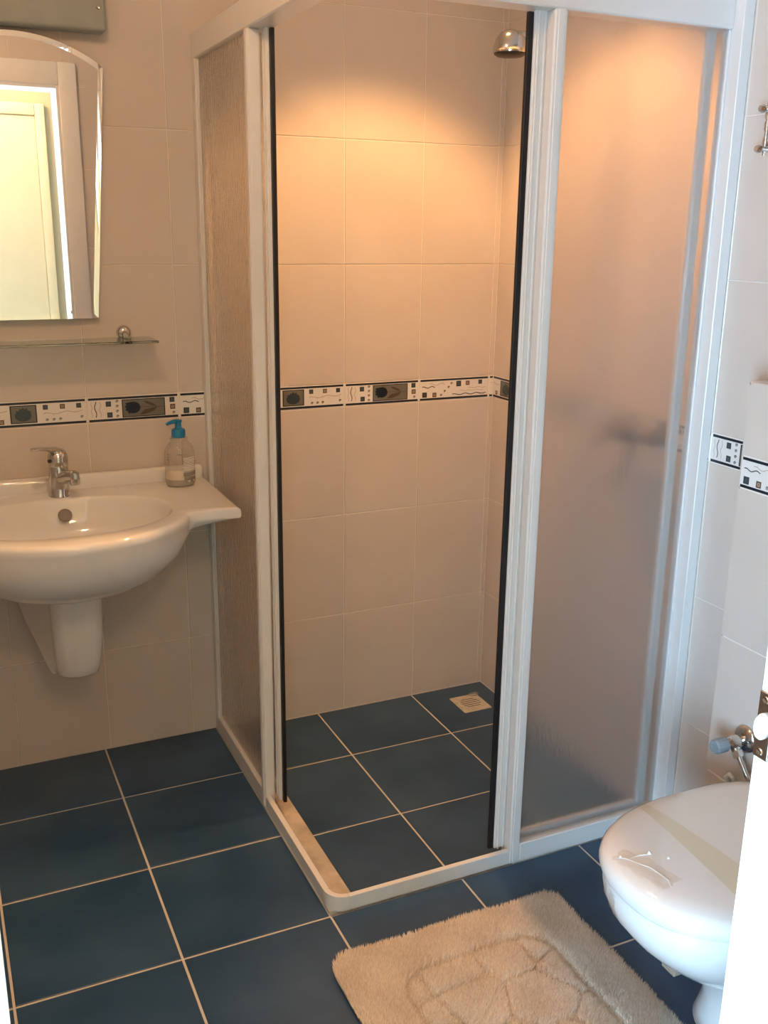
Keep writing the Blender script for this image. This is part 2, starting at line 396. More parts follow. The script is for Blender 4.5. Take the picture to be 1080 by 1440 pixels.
box(bm, HX0-.07, HX0-.02, WY0, WY0+.05, .1, 1.95, .004); box(bm, HX0-.07, HX0-.02, WY1-.05, WY1, .1, 1.95, .004); box(bm, HX0-.07, HX0-.02, WY0+.05, WY1-.05, 1.9, 1.95, .004); box(bm, HX0-.07, HX0-.02, WY0+.05, WY1-.05, .1, .15, .004)
tag(obj('window_1', bm, M['door_paint']), kind='structure')
# plaster skin on the hall side of the front wall
bm = bmesh.new(); box(bm, XL-.1, JX0-.03, YH-.006, YH, 0, CEIL); box(bm, JX1+.03, HX1, YH-.006, YH, 0, CEIL); box(bm, JX0-.03, JX1+.03, YH-.006, YH, JZ+.03, CEIL)
wall('wall_hall_doorway', bm, 'hall_paint')
# a further door in the hall, seen in the mirror
M['cream_door'] = noisy(mat('cream_door_lacquer', (.80, .67, .47), .5), (.79, .66, .46), (.82, .69, .49), 8)
d2 = tag(obj('door_2', bx(-.66, -.038, HB, HB+.02, 0, 2.03, .003), M['cream_door']), kind='structure')
obj('casing', bx(-.037, .012, HB, HB+.035, 0, 2.09, .006, seg=2), M['cream_door'], d2)
obj('casing', bx(-.71, -.661, HB, HB+.035, 0, 2.09, .006, seg=2), M['cream_door'], d2)
obj('casing', bx(-.6605, -.0375, HB, HB+.035, 2.031, 2.09, .006, seg=2), M['cream_door'], d2)
bm = bmesh.new(); tube(bm, [(-.60, HB+.02, .95), (-.60, HB+.06, .95), (-.59, HB+.07, .95), (-.49, HB+.07, .95)], .009); obj('handle', bm, M['chrome'], d2)

# bathroom doorway: lining, casing and strike plate
dr = tag(obj('door_1', bx(JX1+.0, JX1+.03, -2.1385, YF+.012, 0, JZ+.03, .0015), M['door_paint']), kind='structure')
obj('jamb', bx(JX1-.001, JX1+.03, YH-.012, -2.1405, 0, JZ+.03, .0015), M['door_paint'], dr)
obj('jamb', bx(JX0-.03, JX0, YH-.012, YF+.012, 0, JZ+.03, .0015), M['door_paint'], dr)
obj('head_jamb', bx(JX0, JX1-.001, YH-.012, YF+.012, JZ, JZ+.03, .0015), M['door_paint'], dr)
for y0, y1 in ((YF+.0005, YF+.0195), (YH-.026, YH-.0065)):
    obj('casing', bx(JX1+.012, JX1+.088, y0, y1, 0, JZ+.106, .005, seg=2), M['door_paint'], dr)
    obj('casing', bx(JX0-.088, JX0-.012, y0, y1, 0, JZ+.106, .005, seg=2), M['door_paint'], dr)
    obj('casing', bx(JX0-.012, JX1+.012, y0, y1, JZ+.012, JZ+.106, .005, seg=2), M['door_paint'], dr)
sp = obj('strike_plate', bx(JX1-.0022, JX1-.0002, -2.1375, -2.1212, 1.036, 1.098, .0006), M['chrome_dark'], dr); sp['label'] = 'metal strike plate screwed to the door jamb'
bm = bmesh.new(); lathe(bm, [(.0, 0), (.0062, 0), (.0062, .003), (.005, .006), (0, .007)], (JX1-.002, -2.129, 1.067), (-1, 0, 0), 16)
for v in bm.verts: v.co.z = 1.067+(v.co.z-1.067)*2.0
obj('latch_recess', bm, M['white_plastic'], sp)
for z in (1.0425, 1.0915):
    bm = bmesh.new(); lathe(bm, [(0, 0), (.0035, 0), (.0028, .0012), (.0008, .0006), (0, .0006)], (JX1-.0022, -2.129, z), (-1, 0, 0), 12); obj('screw', bm, M['chrome'], sp)

# ------------------------------------------------------------------ cistern boxing behind the toilet
XB, YB, ZB = .822, -1.183, 1.187
cb = tag(obj('cistern_boxing', bx(XB+.0009, XR-.001, YF+.002, YB-.007, 0, ZB-.007), M['grout'], smooth=0), 'waist high tiled boxing that sticks out of the right wall behind the toilet', 'boxing')
tile_wall(cb, lambda u, z: ((XB+TH, -u, z), -PI/2), -YB, -YF-.001, -YB+.003, 2, rows=ROWS[:4]+[(1.035, ZB)])
for i in range(8):
    a, b = -YB+i*.2467, min(-YB+(i+1)*.2467, -YF-.002)
    if b-a > .01:
        bm = bmesh.new(); box(bm, XB+.001, XR-.002, -b+.001, -a-.001, ZB-.007, ZB, .001); obj('top_tile', bm, M['tile'], cb, smooth=0)
for z0, z1 in ROWS[:3]+[(.966, ZB)]:
    obj('end_tile', bx(XB+.001, XR-.001, YB-.008, YB, z0+.001, min(z1, ZB)-.001, .001), M['tile'], cb, smooth=0)

# ------------------------------------------------------------------ shower enclosure
W_ = M['white_frame']
se = thing('shower_enclosure', 'white framed corner shower enclosure with frosted side panels, standing open', 'shower', (0, 0, 0))
ZT, ZG0, ZG1 = 1.944, .050, 1.882
def fx(px_):   # mirror helper: maps a box given along the front side to the left side
    x0, x1, y0, y1, z0, z1 = px_
    return (y0+.948, y1+.948, -.948+x0, -.948+x1, z0, z1)
def sbox(bm, b, left, bev=.0015):
    if left:
        x0, x1, y0, y1, z0, z1 = b; b = (y0+.948, y1+.948, x0-.948, x1-.948, z0, z1)
    return box(bm, *b, bev)
def panels(left):
    E = .9325-.001 if not left else .947   # far end along the wall direction (wall face)
    bm = bmesh.new(); sbox(bm, (E-.028, E, -.948-.027*(not left), -.915, 0, ZT-.0005), left); sbox(bm, (E-.034, E-.028, -.944, -.925, ZG0, ZG1), left, .001); obj('wall_channel', bm, W_, se)
    bm = bmesh.new(); sbox(bm, (.463, .492, -.949, -.921, 0, ZG1), left, .003); sbox(bm, (.470, .485, -.951, -.947, .003, ZG1), left, .001); obj('fixed_stile', bm, W_, se)
    bm = bmesh.new(); sbox(bm, (.492, E-.028, -.949, -.925, 0.0005, ZG0), left, .002); obj('panel_sill', bm, W_, se)
    bm = bmesh.new(); sbox(bm, (.490, E-.026, -.939, -.9345, ZG0-.006, ZG1+.004), left, 0); p = obj('fixed_glass', bm, M['frosted'], se, smooth=0); p['label'] = 'frosted ripple glass pane'
    # sliding leaf behind the fixed panel
    bm = bmesh.new(); sbox(bm, (.441, .475, -.914, -.896, .027, ZG1+.004), left, .003); sbox(bm, (.447, .452, -.9165, -.913, .027, ZG1), left, .001); sbox(bm, (.462, .468, -.9165, -.913, .027, ZG1), left, .001)
    sl = obj('sliding_leaf', bm, W_, se)
    bm = bmesh.new(); sbox(bm, (.4285, .441, -.909, -.900, .028, ZG1-.002), left, .001); s = obj('magnetic_seal', bm, M['seal'], sl); s['label'] = 'black magnetic door seal'
    bm = bmesh.new(); sbox(bm, (.866, .892, -.914, -.896, .027, ZG1+.004), left, .003); obj('rear_stile', bm, W_, sl)
    bm = bmesh.new(); sbox(bm, (.474, .867, -.914, -.896, .027, .055), left, .002); obj('bottom_bar', bm, W_, sl)
    bm = bmesh.new(); sbox(bm, (.474, .867, -.9065, -.9035, .050, ZG1+.004), left, 0); obj('leaf_glass', bm, M['frosted'], sl, smooth=0)
panels(False); panels(True)
# top rail and sill rail, one L each, with a round sill corner
bm = bmesh.new(); box(bm, .0, XR-.029, -.949, -.894, ZG1, ZT, .003); obj('top_rail', bm, W_, se)
bm = bmesh.new(); box(bm, -.001, .054, -.8935, -.0015, ZG1, ZT, .003); obj('top_rail', bm, W_, se)
RC, TW = .045, .0125
def arc(r, n=10): return [(RC-r*math.cos(t), -.948+RC-r*math.sin(t)) for t in [PI/2*i/n for i in range(n+1)]]
bm = bmesh.new(); prism(bm, arc(RC)+list(reversed(arc(RC-TW))), .0015, .038, .001, 1); obj('sill_corner', bm, W_, se, smooth=40)
bm = bmesh.new(); box(bm, RC+.0006, .4625, -.948, -.948+TW, .0015, .038, .001); obj('sill_rail', bm, W_, se)
bm = bmesh.new(); box(bm, 0, TW, -.948+.4625, -.948+RC+.0006, .0015, .038, .001); obj('sill_rail', bm, W_, se, loc=(0, 0, 0))
bm = bmesh.new(); box(bm, .002, .475, -.933, -.893, DZ, .0); box(bm, .475, XR-.002, -.945, -.893, DZ, .024); obj('track_bed', bm, W_, se)
bm = bmesh.new(); box(bm, .012, .080, -.893, -.002, DZ-.004, -.012, .003); obj('mortar_strip', bm, M['mortar'], se)

# ------------------------------------------------------------------ floor drain
dn = thing('floor_drain', 'square metal floor drain with round slotted grate on the shower floor', 'drain', (.818, -.134, DZ))
bm = bmesh.new(); prism(bm, rrect(-.05, .05, -.054, .054, .003, 3), -.001, .003, .001, 1); obj('plate', bm, M['steel_drain'], dn)
bm = bmesh.new(); lathe(bm, [(.040, .0025), (.040, .0045), (.037, .0048), (.036, .0034), (.0, .0034)], (0, 0, 0), n=32); g = obj('grate', bm, M['steel_drain'], dn)
bm = bmesh.new()
for i in range(5):
    y = -.024+.012*i; hx = math.sqrt(max(.0, .033**2-y*y)); box(bm, -hx, hx, y-.0018, y+.0018, .0034, .0040)
obj('slot', bm, M['chrome_dark'], g)
bm = bmesh.new(); tube(bm, [(.033+.012*math.cos(t)*(1+.1*t), .045+.009*math.sin(t), .006+.0015*math.sin(2*t)) for t in [i*.35 for i in range(22)]], .0016, 6); obj('lint', bm, M['label_grey'], dn)

# ------------------------------------------------------------------ shower head and mixer
HX, HY, HZ = .608, -.55, 1.868
sh = thing('overhead_shower', 'small domed chrome shower head on an arm high inside the shower', 'shower head', (HX, HY, HZ))
bm = bmesh.new(); lathe(bm, [(.0, .050), (.012, .0495), (.024, .044), (.034, .032), (.039, .015), (.040, .004), (.039, 0), (.0365, 0)], (0, 0, 0), n=36); obj('dome', bm, M['chrome'], sh)
bm = bmesh.new(); lathe(bm, [(0, .003), (.0368, .003), (.0368, -.002), (.030, -.006), (.0, -.008)], (0, 0, 0), n=36); obj('spray_face', bm, M['dark'], sh)
bm = bmesh.new(); tube(bm, [(.012, 0, .036), (.05, 0, .040), (.10, 0, .048), (.20, 0, .066), (.29, 0, .078), (XR-HX-.001, 0, .080)], [.014, .0115, .0105, .0105, .0105, .0105], 14); obj('arm', bm, M['chrome'], sh)
bm = bmesh.new(); lathe(bm, [(0, 0), (.028, 0), (.027, .006), (.014, .012), (0, .012)], (XR-HX-.001, 0, .080), (-1, 0, 0)); obj('wall_rose', bm, M['chrome'], sh)
mx = thing('shower_mixer', 'chrome shower mixer tap showing as a dark blur behind the frosted glass', 'tap', (XR, -.76, 1.0))
bm = bmesh.new(); tube(bm, [(-.055, -.085, 0), (-.055, .085, 0)], .022, 18); obj('body', bm, M['chrome_dark'], mx)
for s in (-1, 1):
    bm = bmesh.new(); lathe(bm, [(0, .001), (.032, .001), (.030, .010), (.014, .016), (.014, .05), (0, .05)], (0, s*.07, 0), (-1, 0, 0)); obj('wall_rose', bm, M['chrome_dark'], mx)
bm = bmesh.new(); lathe(bm, [(0, 0), (.024, 0), (.024, .03), (.018, .04), (0, .042)], (-.07, 0, 0), (-1, 0, .15)); tube(bm, [(-.10, 0, .006), (-.15, 0, -.01), (-.175, 0, -.03)], [.011, .009, .007], 10); obj('lever', bm, M['chrome_dark'], mx)
bm = bmesh.new(); tube(bm, [(-.055, 0, -.015), (-.055, 0, -.05), (-.06, .03, -.12), (-.05, .06, -.16)], [.010, .009, .007, .007], 10); obj('hose_outlet', bm, M['chrome_dark'], mx)

# ------------------------------------------------------------------ wash basin
sk = thing('wash_basin', 'white ceramic wall hung wash basin with half pedestal beside the shower', 'sink', (-.42, 0, 0))
SX = -.42; sz = .800
def f_rect(t, x1, y0, y1):   # polar radius of the deck outline about (0,-.28)
    c, s = math.cos(t), math.sin(t); r = 9
    if abs(c) > 1e-6: r = min(r, x1/abs(c))
    if s > 1e-6: r = min(r, y1/s)
    if s < -1e-6: r = min(r, y0/-s)
    return r
CY = -.28
def ell(t, a, bf, bb, n=2.0):
    c, s = abs(math.cos(t)), abs(math.sin(t)); b = bf if math.sin(t) < 0 else bb
    return ((c/a)**n+(s/b)**n)**(-1/n)
ths = sorted(set([round(2*PI*i/220, 5) for i in range(220)]+[round(math.atan2(sy, sx*.408) % (2*PI), 5) for sx in (-1, 1) for sy in (-.09, .279)]))
def smax(a, b, k=.018): return max(a, b)+max(0, k-abs(a-b))**2/(4*k)
def outline(t, inset=0):
    e = ell(t, .300, .262, .25); r = f_rect(t, .408, .095, .279)
    return (smax(e, r) if math.sin(t) < .05 else max(e, r) if r > e else r)-inset
def inner(t): return ell(t, .250, .186, .155, 2.15)
def ring(fn, z): return [(fn(t)*math.cos(t), CY+fn(t)*math.sin(t), z) for t in ths]
def under(k):
    return lambda t: min(outline(t, .004), ell(t, .300*k, .262*k, .275, 2.1))
rs = [ring(lambda t, k=k: max(.01, inner(t)*k), z) for k, z in ((.0, .672), (.15, .672), (.4, .676), (.62, .688), (.78, .708), (.885, .735), (.945, .762), (.975, .782), (.992, .793), (1.01, .7985), (1.03, .800))]
rs += [ring(lambda t: outline(t, .014), sz), ring(lambda t: outline(t, .008), sz-.0012), ring(lambda t: outline(t, .003), sz-.004), ring(lambda t: outline(t), sz-.010), ring(lambda t: outline(t), sz-.022), ring(lambda t: outline(t, .0025), sz-.028)]
rs += [ring(under(k), z) for k, z in ((.975, .752), (.945, .728), (.91, .706), (.87, .690), (.78, .662), (.65, .636), (.48, .616), (.3, .606), (.08, .602))]
bm = rings(bmesh.new(), rs); obj('basin', bm, M['ceramic'], sk, smooth=50)
bm = bmesh.new(); box(bm, -.404, .402, -.040, -.001, .782, .836, .012, 3); obj('splash_ledge', bm, M['ceramic'], sk, smooth=50)
bm = bmesh.new(); lathe(bm, [(0, 0), (.0175, 0), (.0165, .0015), (.0155, .0005), (0, .0004)], (.010, -.150, .762), (.0, -.82, .57), 24); o = obj('overflow_hole', bm, noisy(mat('grey_overflow', (.16, .13, .11), .4), (.15, .12, .1), (.2, .17, .14), 60), sk)
bm = bmesh.new(); lathe(bm, [(0, .003), (.018, .003), (.021, .001), (.021, -.004), (0, -.004)], (0, CY, .673), n=28); obj('waste', bm, M['chrome'], sk)
# half pedestal: U-shaped sections against the wall
def ped(z, yb, wb, wf, yf, cx=.012):
    out = []
    for sg in (-1, 1):
        side = [(-wb, yb)]+[(-wf-(wb-wf)*.06, yf+.05)]
        n = 10; r = .045
        for i in range(n+1):
            t = PI/2*i/n; side.append((-wf+.032*(1-math.cos(t)), yf+.034*(1-math.sin(t))))
        side.append((-wf*.25, yf-.004))
        out += [(cx*(yb-p[1])/(yb-yf)+p[0], p[1], z) for p in side] if sg < 0 else [(cx*(yb-p[1])/(yb-yf)-p[0], p[1], z) for p in reversed(side)]
    return out
prs = [ped(*a) for a in ((.625, -.002, .136, .066, -.262), (.56, -.002, .128, .065, -.262), (.52, -.030, .121, .064, -.260), (.46, -.085, .104, .062, -.256), (.41, -.130, .083, .059, -.251), (.375, -.165, .070, .055, -.246), (.354, -.188, .060, .051, -.241), (.349, -.192, .055, .047, -.236))]
bm = rings(bmesh.new(), prs); obj('half_pedestal', bm, M['ceramic'], sk, smooth=50)

# tap on the basin
tp = thing('basin_tap', 'chrome single lever basin tap with lever turned to the left', 'tap', (-.413, -.094, .8002))
bm = bmesh.new(); lathe(bm, [(.0, 0), (.027, 0), (.027, .003), (.0255, .006), (.0248, .03), (.0245, .075), (.0235, .082), (.0, .082)], (0, 0, 0), (.02, 0, 1), 28); obj('body', bm, M['chrome'], tp)
bm = bmesh.new(); lathe(bm, [(.0, .080), (.0245, .080), (.0255, .084), (.0255, .098), (.024, .110), (.018, .119), (.008, .123), (0, .1235)], (0, 0, 0), (.02, 0, 1), 28); hb = obj('cap', bm, M['chrome'], tp)
dS = Vector((.55, -.83, 0)).normalized()
bm = bmesh.new(); tube(bm, [Vector((0, 0, .046)), dS*.02+Vector((0, 0, .052)), dS*.042+Vector((0, 0, .059)), dS*.060+Vector((0, 0, .062))], [.019, .0185, .015, .0135], 18); obj('spout', bm, M['chrome'], tp)
bm = bmesh.new(); lathe(bm, [(0, -.024), (.011, -.024), (.013, -.020), (.013, -.006), (.0115, .006), (.006, .011), (0, .012)], dS*.062+Vector((0, 0, .062)), n=20); obj('aerator', bm, M['chrome'], tp)
dL = Vector((-.80, -.60, 0)).normalized(); pL = Vector((dL.y, -dL.x, 0))
def lever_sec(s, zc, hw, ht):
    return [dL*s+pL*(hw*math.cos(a))+Vector((0, 0, zc+ht*math.sin(a))) for a in [2*PI*i/14 for i in range(14)]]
bm = rings(bmesh.new(), [lever_sec(*a) for a in ((-.022, .100, .010, .008), (-.018, .110, .017, .012), (0, .119, .019, .010), (.02, .125, .017, .007), (.045, .131, .012, .005), (.065, .134, .010, .0045), (.078, .135, .008, .004), (.081, .135, .004, .002))]); obj('lever', bm, M['chrome'], tp)
bm = bmesh.new(); tube(bm, [dL*.022+Vector((0, 0, .096)), dL*.028+Vector((0, 0, .096))], .0045, 12); obj('index_dot', bm, M['dark'], tp)

# soap bottle
bt = thing('soap_bottle', 'nearly empty clear pump bottle with bright blue pump on the basin corner', 'bottle', (-.098, -.098, .8002))
pr = [(.0, .0008), (.034, .0008), (.0385, .004), (.040, .010), (.0405, .05), (.0405, .088), (.039, .098), (.034, .109), (.027, .117), (.0222, .121), (.0215, .124), (.0235, .126), (.0235, .131), (.020, .132), (.020, .137)]
bm = rings(bmesh.new(), [[(r*1.0*math.cos(2*PI*i/36), r*.82*math.sin(2*PI*i/36), h) for i in range(36)] for r, h in [(max(r, 1e-4), h) for r, h in pr]], cap1=False); obj('body', bm, M['bottle'], bt, smooth=60)
bm = rings(bmesh.new(), [[(r*math.cos(2*PI*i/36), r*.82*math.sin(2*PI*i/36), h) for i in range(36)] for r, h in ((.036, .0025), (.0378, .006), (.0385, .012), (.0388, .020))]); obj('lotion_rest', bm, M['lotion_low'], bt, smooth=60)
bm = bmesh.new()   # lotion still clinging to the wall left of the label
def cyl_patch(bm, a0, a1, z0, z1, r=.0402, n=10, mi=0):
    V = [[bm.verts.new((r*math.cos(a0+(a1-a0)*i/n), r*.82*math.sin(a0+(a1-a0)*i/n), z)) for i in range(n+1)] for z in (z0, z1)]
    for i in range(n):
        f = bm.faces.new((V[0][i], V[0][i+1], V[1][i+1], V[1][i])); f.material_index = mi
D = math.radians
cyl_patch(bm, D(150), D(275), .020, .046, .0392); obj('lotion_film', bm, M['cream'], bt)
bm = bmesh.new()
for i in range(9): cyl_patch(bm, D(272+(i % 3)*1.5), D(336-(i*7) % 12), .0785-i*.0042, .0802-i*.0042, .0411, 8, 0)
cyl_patch(bm, D(272), D(340), .030, .040, .0410, 8, 1); cyl_patch(bm, D(300), D(338), .0285, .0295, .0412, 6, 0); cyl_patch(bm, D(275), D(345), .019, .022, .0411, 8, 1)
for i in range(5): cyl_patch(bm, D(278+i*13), D(285+i*13), .0135, .0175, .0411, 3, 0 if i % 2 else 1)
for i in range(4): cyl_patch(bm, D(207+(i % 2)*3), D(216+i % 3), .088-i*.007, .092-i*.007, .0411, 3, 1)
for i in range(3): cyl_patch(bm, D(220), D(228+i), .089-i*.008, .0905-i*.008, .0411, 3, 1)
cyl_patch(bm, D(252), D(272), .0885, .0915, .0411, 4, 1)
lb = obj('printed_label', bm, [M['label_white'], M['label_grey']], bt); lb['label'] = 'small white and grey print on the bottle'
bm = bmesh.new(); lathe(bm, [(0, .1325), (.0185, .1325), (.0185, .150), (.0165, .154), (.010, .156), (.0085, .160), (.0085, .171), (.0105, .173), (.0105, .178), (.004, .180), (0, .180)], (0, 0, 0), n=28); pu = obj('pump', bm, M['blue_plastic'], bt)
dp = Vector((-.93, -.36, 0)).normalized()
bm = bmesh.new(); tube(bm, [Vector((0, 0, .175)), dp*.015+Vector((0, 0, .1755)), dp*.032+Vector((0, 0, .1725)), dp*.036+Vector((0, 0, .170))], [.006, .0055, .0042, .0036], 12); obj('nozzle', bm, M['blue_plastic'], pu)

# ------------------------------------------------------------------ mirror, shelf and lamp housing over the basin
mi = thing('wall_mirror', 'frameless mirror with a slanted edge and an arched top above the basin', 'mirror', (-.432, 0, 0))
def mir_outline(ins):
    zb, zc, hb, ht, zp = 1.244+ins, 1.846, .158-ins, .207-ins, 1.9115-ins
    pts = [(-hb, zb), (hb, zb)]; n = 28
    R = (ht*ht+(zp-zc+ins*.5)**2)/(2*(zp-zc+ins*.5)); a = math.asin(ht/R)
    for i in range(n+1):
        t = a-2*a*i/n; pts.append((R*math.sin(t), zp-R+R*math.cos(t)))
    return pts
o1, o2 = mir_outline(0), mir_outline(.0125)
bm = bmesh.new()
V = [[bm.verts.new((x, y, z)) for x, z in p] for p, y in ((o1, -.0185), (o1, -.0222), (o2, -.0217))]; n = len(o1)
for a, b in ((0, 1), (1, 2)):
    for i in range(n): bm.faces.new((V[a][i], V[a][(i+1) % n], V[b][(i+1) % n], V[b][i]))
bm.faces.new(V[2]); bm.faces.new(list(reversed(V[0]))); obj('mirror_glass', bm, M['mirror'], mi, smooth=0)
bm = bmesh.new(); ob = mir_outline(.03); V = [[bm.verts.new((x, y, z)) for x, z in ob] for y in (-.001, -.0183)]
for i in range(len(ob)): bm.faces.new((V[0][i], V[0][(i+1) % len(ob)], V[1][(i+1) % len(ob)], V[1][i]))
bm.faces.new(V[1]); bm.faces.new(list(reversed(V[0]))); obj('backing_board', bm, M['mirror_back'], mi, smooth=0)
gs = thing('glass_shelf', 'narrow green glass shelf on chrome holders below the mirror', 'shelf', (-.432, 0, 1.186))
bm = bmesh.new(); box(bm, -.290, .290, -.121, -.006, 0, .006, .0012, 1); obj('glass_plate', bm, M['glassy'], gs, smooth=0)
for s in (-1, 1):
    bm = bmesh.new(); lathe(bm, [(0, 0.001), (.019, .001), (.019, .006), (.016, .014), (.009, .019), (0, .021)], (s*.222, 0, .018), (0, -1, 0), 24)
    h = obj('holder', bm, M['chrome'], gs)
    bm = bmesh.new(); tube(bm, [(s*.222, -.012, .016), (s*.222, -.030, .012), (s*.222, -.042, .0085)], [.0085, .007, .006], 12); box(bm, s*.222-.008, s*.222+.008, -.045, -.004, .0062, .0090, .001); box(bm, s*.222-.008, s*.222+.008, -.045, -.004, -.0030, -.0002, .001); obj('clamp', bm, M['chrome'], h)
lh = thing('mirror_lamp', 'grey metal lamp housing fixed to the wall above the mirror', 'lamp', (-.432, 0, 1.92))
bm = bmesh.new(); box(bm, -.215, .215, -.062, -.001, 0, .16, .008, 3); obj('housing', bm, M['housing'], lh)
bm = bmesh.new(); lathe(bm, [(0, 0), (.0042, 0), (.0036, .0016), (.001, .001), (0, .001)], (.197, -.062, .050), (0, -1, 0), 14); obj('screw', bm, M['chrome_dark'], lh)

# ------------------------------------------------------------------ toilet
tl = thing('toilet', 'white toilet with closed lid, bluish in the daylight, against the tiled boxing', 'toilet', (0, -1.566, 0))
def tring(z, xf, xb, hw, n=72):
    cx = xf+(xb-xf)*.52; out = []
    for i in range(n):
        t = 2*PI*i/n; c, s = math.cos(t), math.sin(t)
        if c < 0: a, e = cx-xf, 2.25
        else: a, e = xb-cx, 3.6
        r = ((abs(c)/a)**e+(abs(s)/hw)**e)**(-1/e); out.append((cx+r*c, r*s, z))
    return out
bm = rings(bmesh.new(), [tring(*a) for a in ((0, .525, .816, .118), (.01, .528, .818, .116), (.06, .535, .818, .104), (.13, .525, .818, .103), (.165, .492, .818, .110), (.19, .450, .818, .122), (.22, .402, .818, .138), (.25, .366, .818, .152), (.285, .330, .818, .168), (.32, .303, .818, .182), (.35, .291, .818, .189), (.372, .289, .818, .190), (.381, .292, .818, .188), (.3838, .30, .81, .18))])
obj('bowl', bm, M['ceramic'], tl, smooth=50)
lidz = [(.3862, .292, .770, .188), (.388, .286, .772, .192), (.398, .283, .774, .195), (.408, .2845, .774, .194), (.4165, .290, .772, .189), (.4225, .300, .766, .180), (.4265, .330, .75, .155), (.4290, .39, .70, .10), (.4296, .46, .62, .04)]
bm = rings(bmesh.new(), [tring(*a) for a in lidz]); lid = obj('lid', bm, M['ceramic'], tl, smooth=50)
for s in (-1, 1): obj('hinge', tube(bmesh.new(), [(.786, s*.075-.02, .396), (.786, s*.075+.02, .396)], .011, 14), M['white_plastic'], tl)
def lid_z(x, y):
    """height of the lid surface at x,y by interpolating its rings"""
    prev = None
    for z, xf, xb, hw in lidz[2:]:
        cx = xf+(xb-xf)*.52; a, e = (cx-xf, 2.25) if x < cx else (xb-cx, 3.6)
        k = ((abs(x-cx)/a)**e+(abs(y)/hw)**e)**(1/e)
        if k > 1:
            if prev is None: return z
            z0, k0 = prev; return z0+(z-z0)*(1-k0)/max(1e-6, k-k0)
        prev = (z, k)
    return lidz[-1][0]
def lid_strip(bm, p0, p1, w0, w1, lift, nu=26, nv=8, jag=0):
    p0, p1 = Vector((*p0, 0)), Vector((*p1, 0)); d = (p1-p0).normalized(); q = Vector((-d.y, d.x, 0)); V = []
    for i in range(nu+1):
        row = []
        for j in range(nv+1):
            wv = (w0+(w1-w0)*i/nu); P = p0+(p1-p0)*i/nu+q*wv*(j/nv-.5)
            if jag: P += Vector((random.uniform(-1, 1), random.uniform(-1, 1), 0))*jag
            row.append(bm.verts.new((P.x, P.y, lid_z(P.x, P.y)+lift+(random.uniform(0, 1)*jag*.35 if jag else 0))))
        V.append(row)
    for i in range(nu):
        for j in range(nv): bm.faces.new((V[i][j], V[i+1][j], V[i+1][j+1], V[i][j+1]))
bm = bmesh.new(); lid_strip(bm, (.462, .176), (.462, -.135), .020, .075, .0012); tpp = obj('tape_strip', bm, M['tape'], lid, smooth=60); tpp['label'] = 'yellowed strip of clear tape across the lid'
bm = bmesh.new(); lid_strip(bm, (.325, .066), (.352, -.045), .038, .055, .0012, 14, 8, .004)
fp = obj('plastic_film', bm, M['film'], lid, smooth=25); fp['label'] = 'crumpled torn clear film at the front of the lid'
def flap(bm):
    f = obj('film_flap', bm, M['label_white'], lid, smooth=0); f['label'] = 'upturned whitish crease of the torn film'
for (x, y, q) in ((.318, .056, .006), (.366, .040, .008), (.388, .014, .005)):
    bm = bmesh.new(); z = lid_z(x, y)+.001; bm.faces.new([bm.verts.new(c) for c in ((x, y, z), (x+q*.8, y-q*.5, z), (x+q*.5, y+q*.1, z+q*.7))]); flap(bm)
for (x0, y0, x1, y1) in ((.312, .060, .335, .030), (.335, .030, .352, -.02), (.352, -.02, .345, -.048), (.33, .045, .37, .038)):
    a, b = Vector((x0, y0, lid_z(x0, y0)+.0008)), Vector((x1, y1, lid_z(x1, y1)+.0008)); flap(tube(bmesh.new(), [a, (a+b)/2+Vector((.003, .002, .001)), b], [.0006, .0011, .0006], 5))
bm = bmesh.new()
for a0, wd in ((.0, .016), (.11, .020)):
    pts = []
    V = []
    for z in (.376, .35, .325, .30):
        xf = np.interp(z, [.285, .32, .35, .372, .381], [.330, .303, .291, .289, .292]); hw = np.interp(z, [.285, .32, .35, .372], [.168, .182, .189, .19]); cx = xf+(.818-xf)*.52; r_ = []
        for k in range(4):
            t = PI-.28+a0+(wd/.25)*k/3*1.0; c, s = math.cos(t), math.sin(t); r = ((abs(c)/(cx-xf))**2.25+(abs(s)/hw)**2.25)**(-1/2.25)+.001; r_.append(bm.verts.new((cx+r*c, r*s, z)))
        V.append(r_)
    for i in range(3):
        for k in range(3): bm.faces.new((V[i][k], V[i][k+1], V[i+1][k+1], V[i+1][k]))
ft = obj('front_tape', bm, M['film'], tl, smooth=60); ft['label'] = 'clear tape tails hanging over the bowl'
bm = bmesh.new(); box(bm, .40, .440, -.02, .015, .203, .216, .003); wg = obj('under_pad', bm, noisy(mat('brown_pad', (.25, .19, .14), .8), (.22, .17, .12), (.3, .23, .17), 50), tl); wg['label'] = 'small brown pad under the bowl'

# ------------------------------------------------------------------ angle valve and hose by the toilet
av = thing('angle_valve', 'chrome angle valve with blue grey knob on the boxing behind the toilet lid', 'valve', (XB, -1.29, .434))
bm = bmesh.new(); lathe(bm, [(0, .0005), (.031, .0005), (.030, .004), (.024, .009), (.013, .013), (0, .013)], (0, 0, 0), (-1, 0, 0), 32); obj('flange', bm, M['chrome'], av)
bm = bmesh.new(); lathe(bm, [(0, .010), (.010, .010), (.011, .022), (.014, .026), (.014, .044), (.010, .050), (.007, .060), (0, .060)], (0, 0, 0), (-1, 0, 0), 22); obj('body', bm, M['chrome'], av)
bm = bmesh.new()
n = 30; kr = [[(-h, r*(1-.06*(i % 2))*math.cos(2*PI*i/n), r*(1-.06*(i % 2))*math.sin(2*PI*i/n)) for i in range(n)] for r, h in ((.009, .056), (.0155, .058), (.0165, .062), (.0160, .086), (.0135, .090), (.006, .090), (.005, .087), (.0005, .087))]
rings(bm, kr); obj('knob', bm, M['valve_cap'], av, smooth=25)
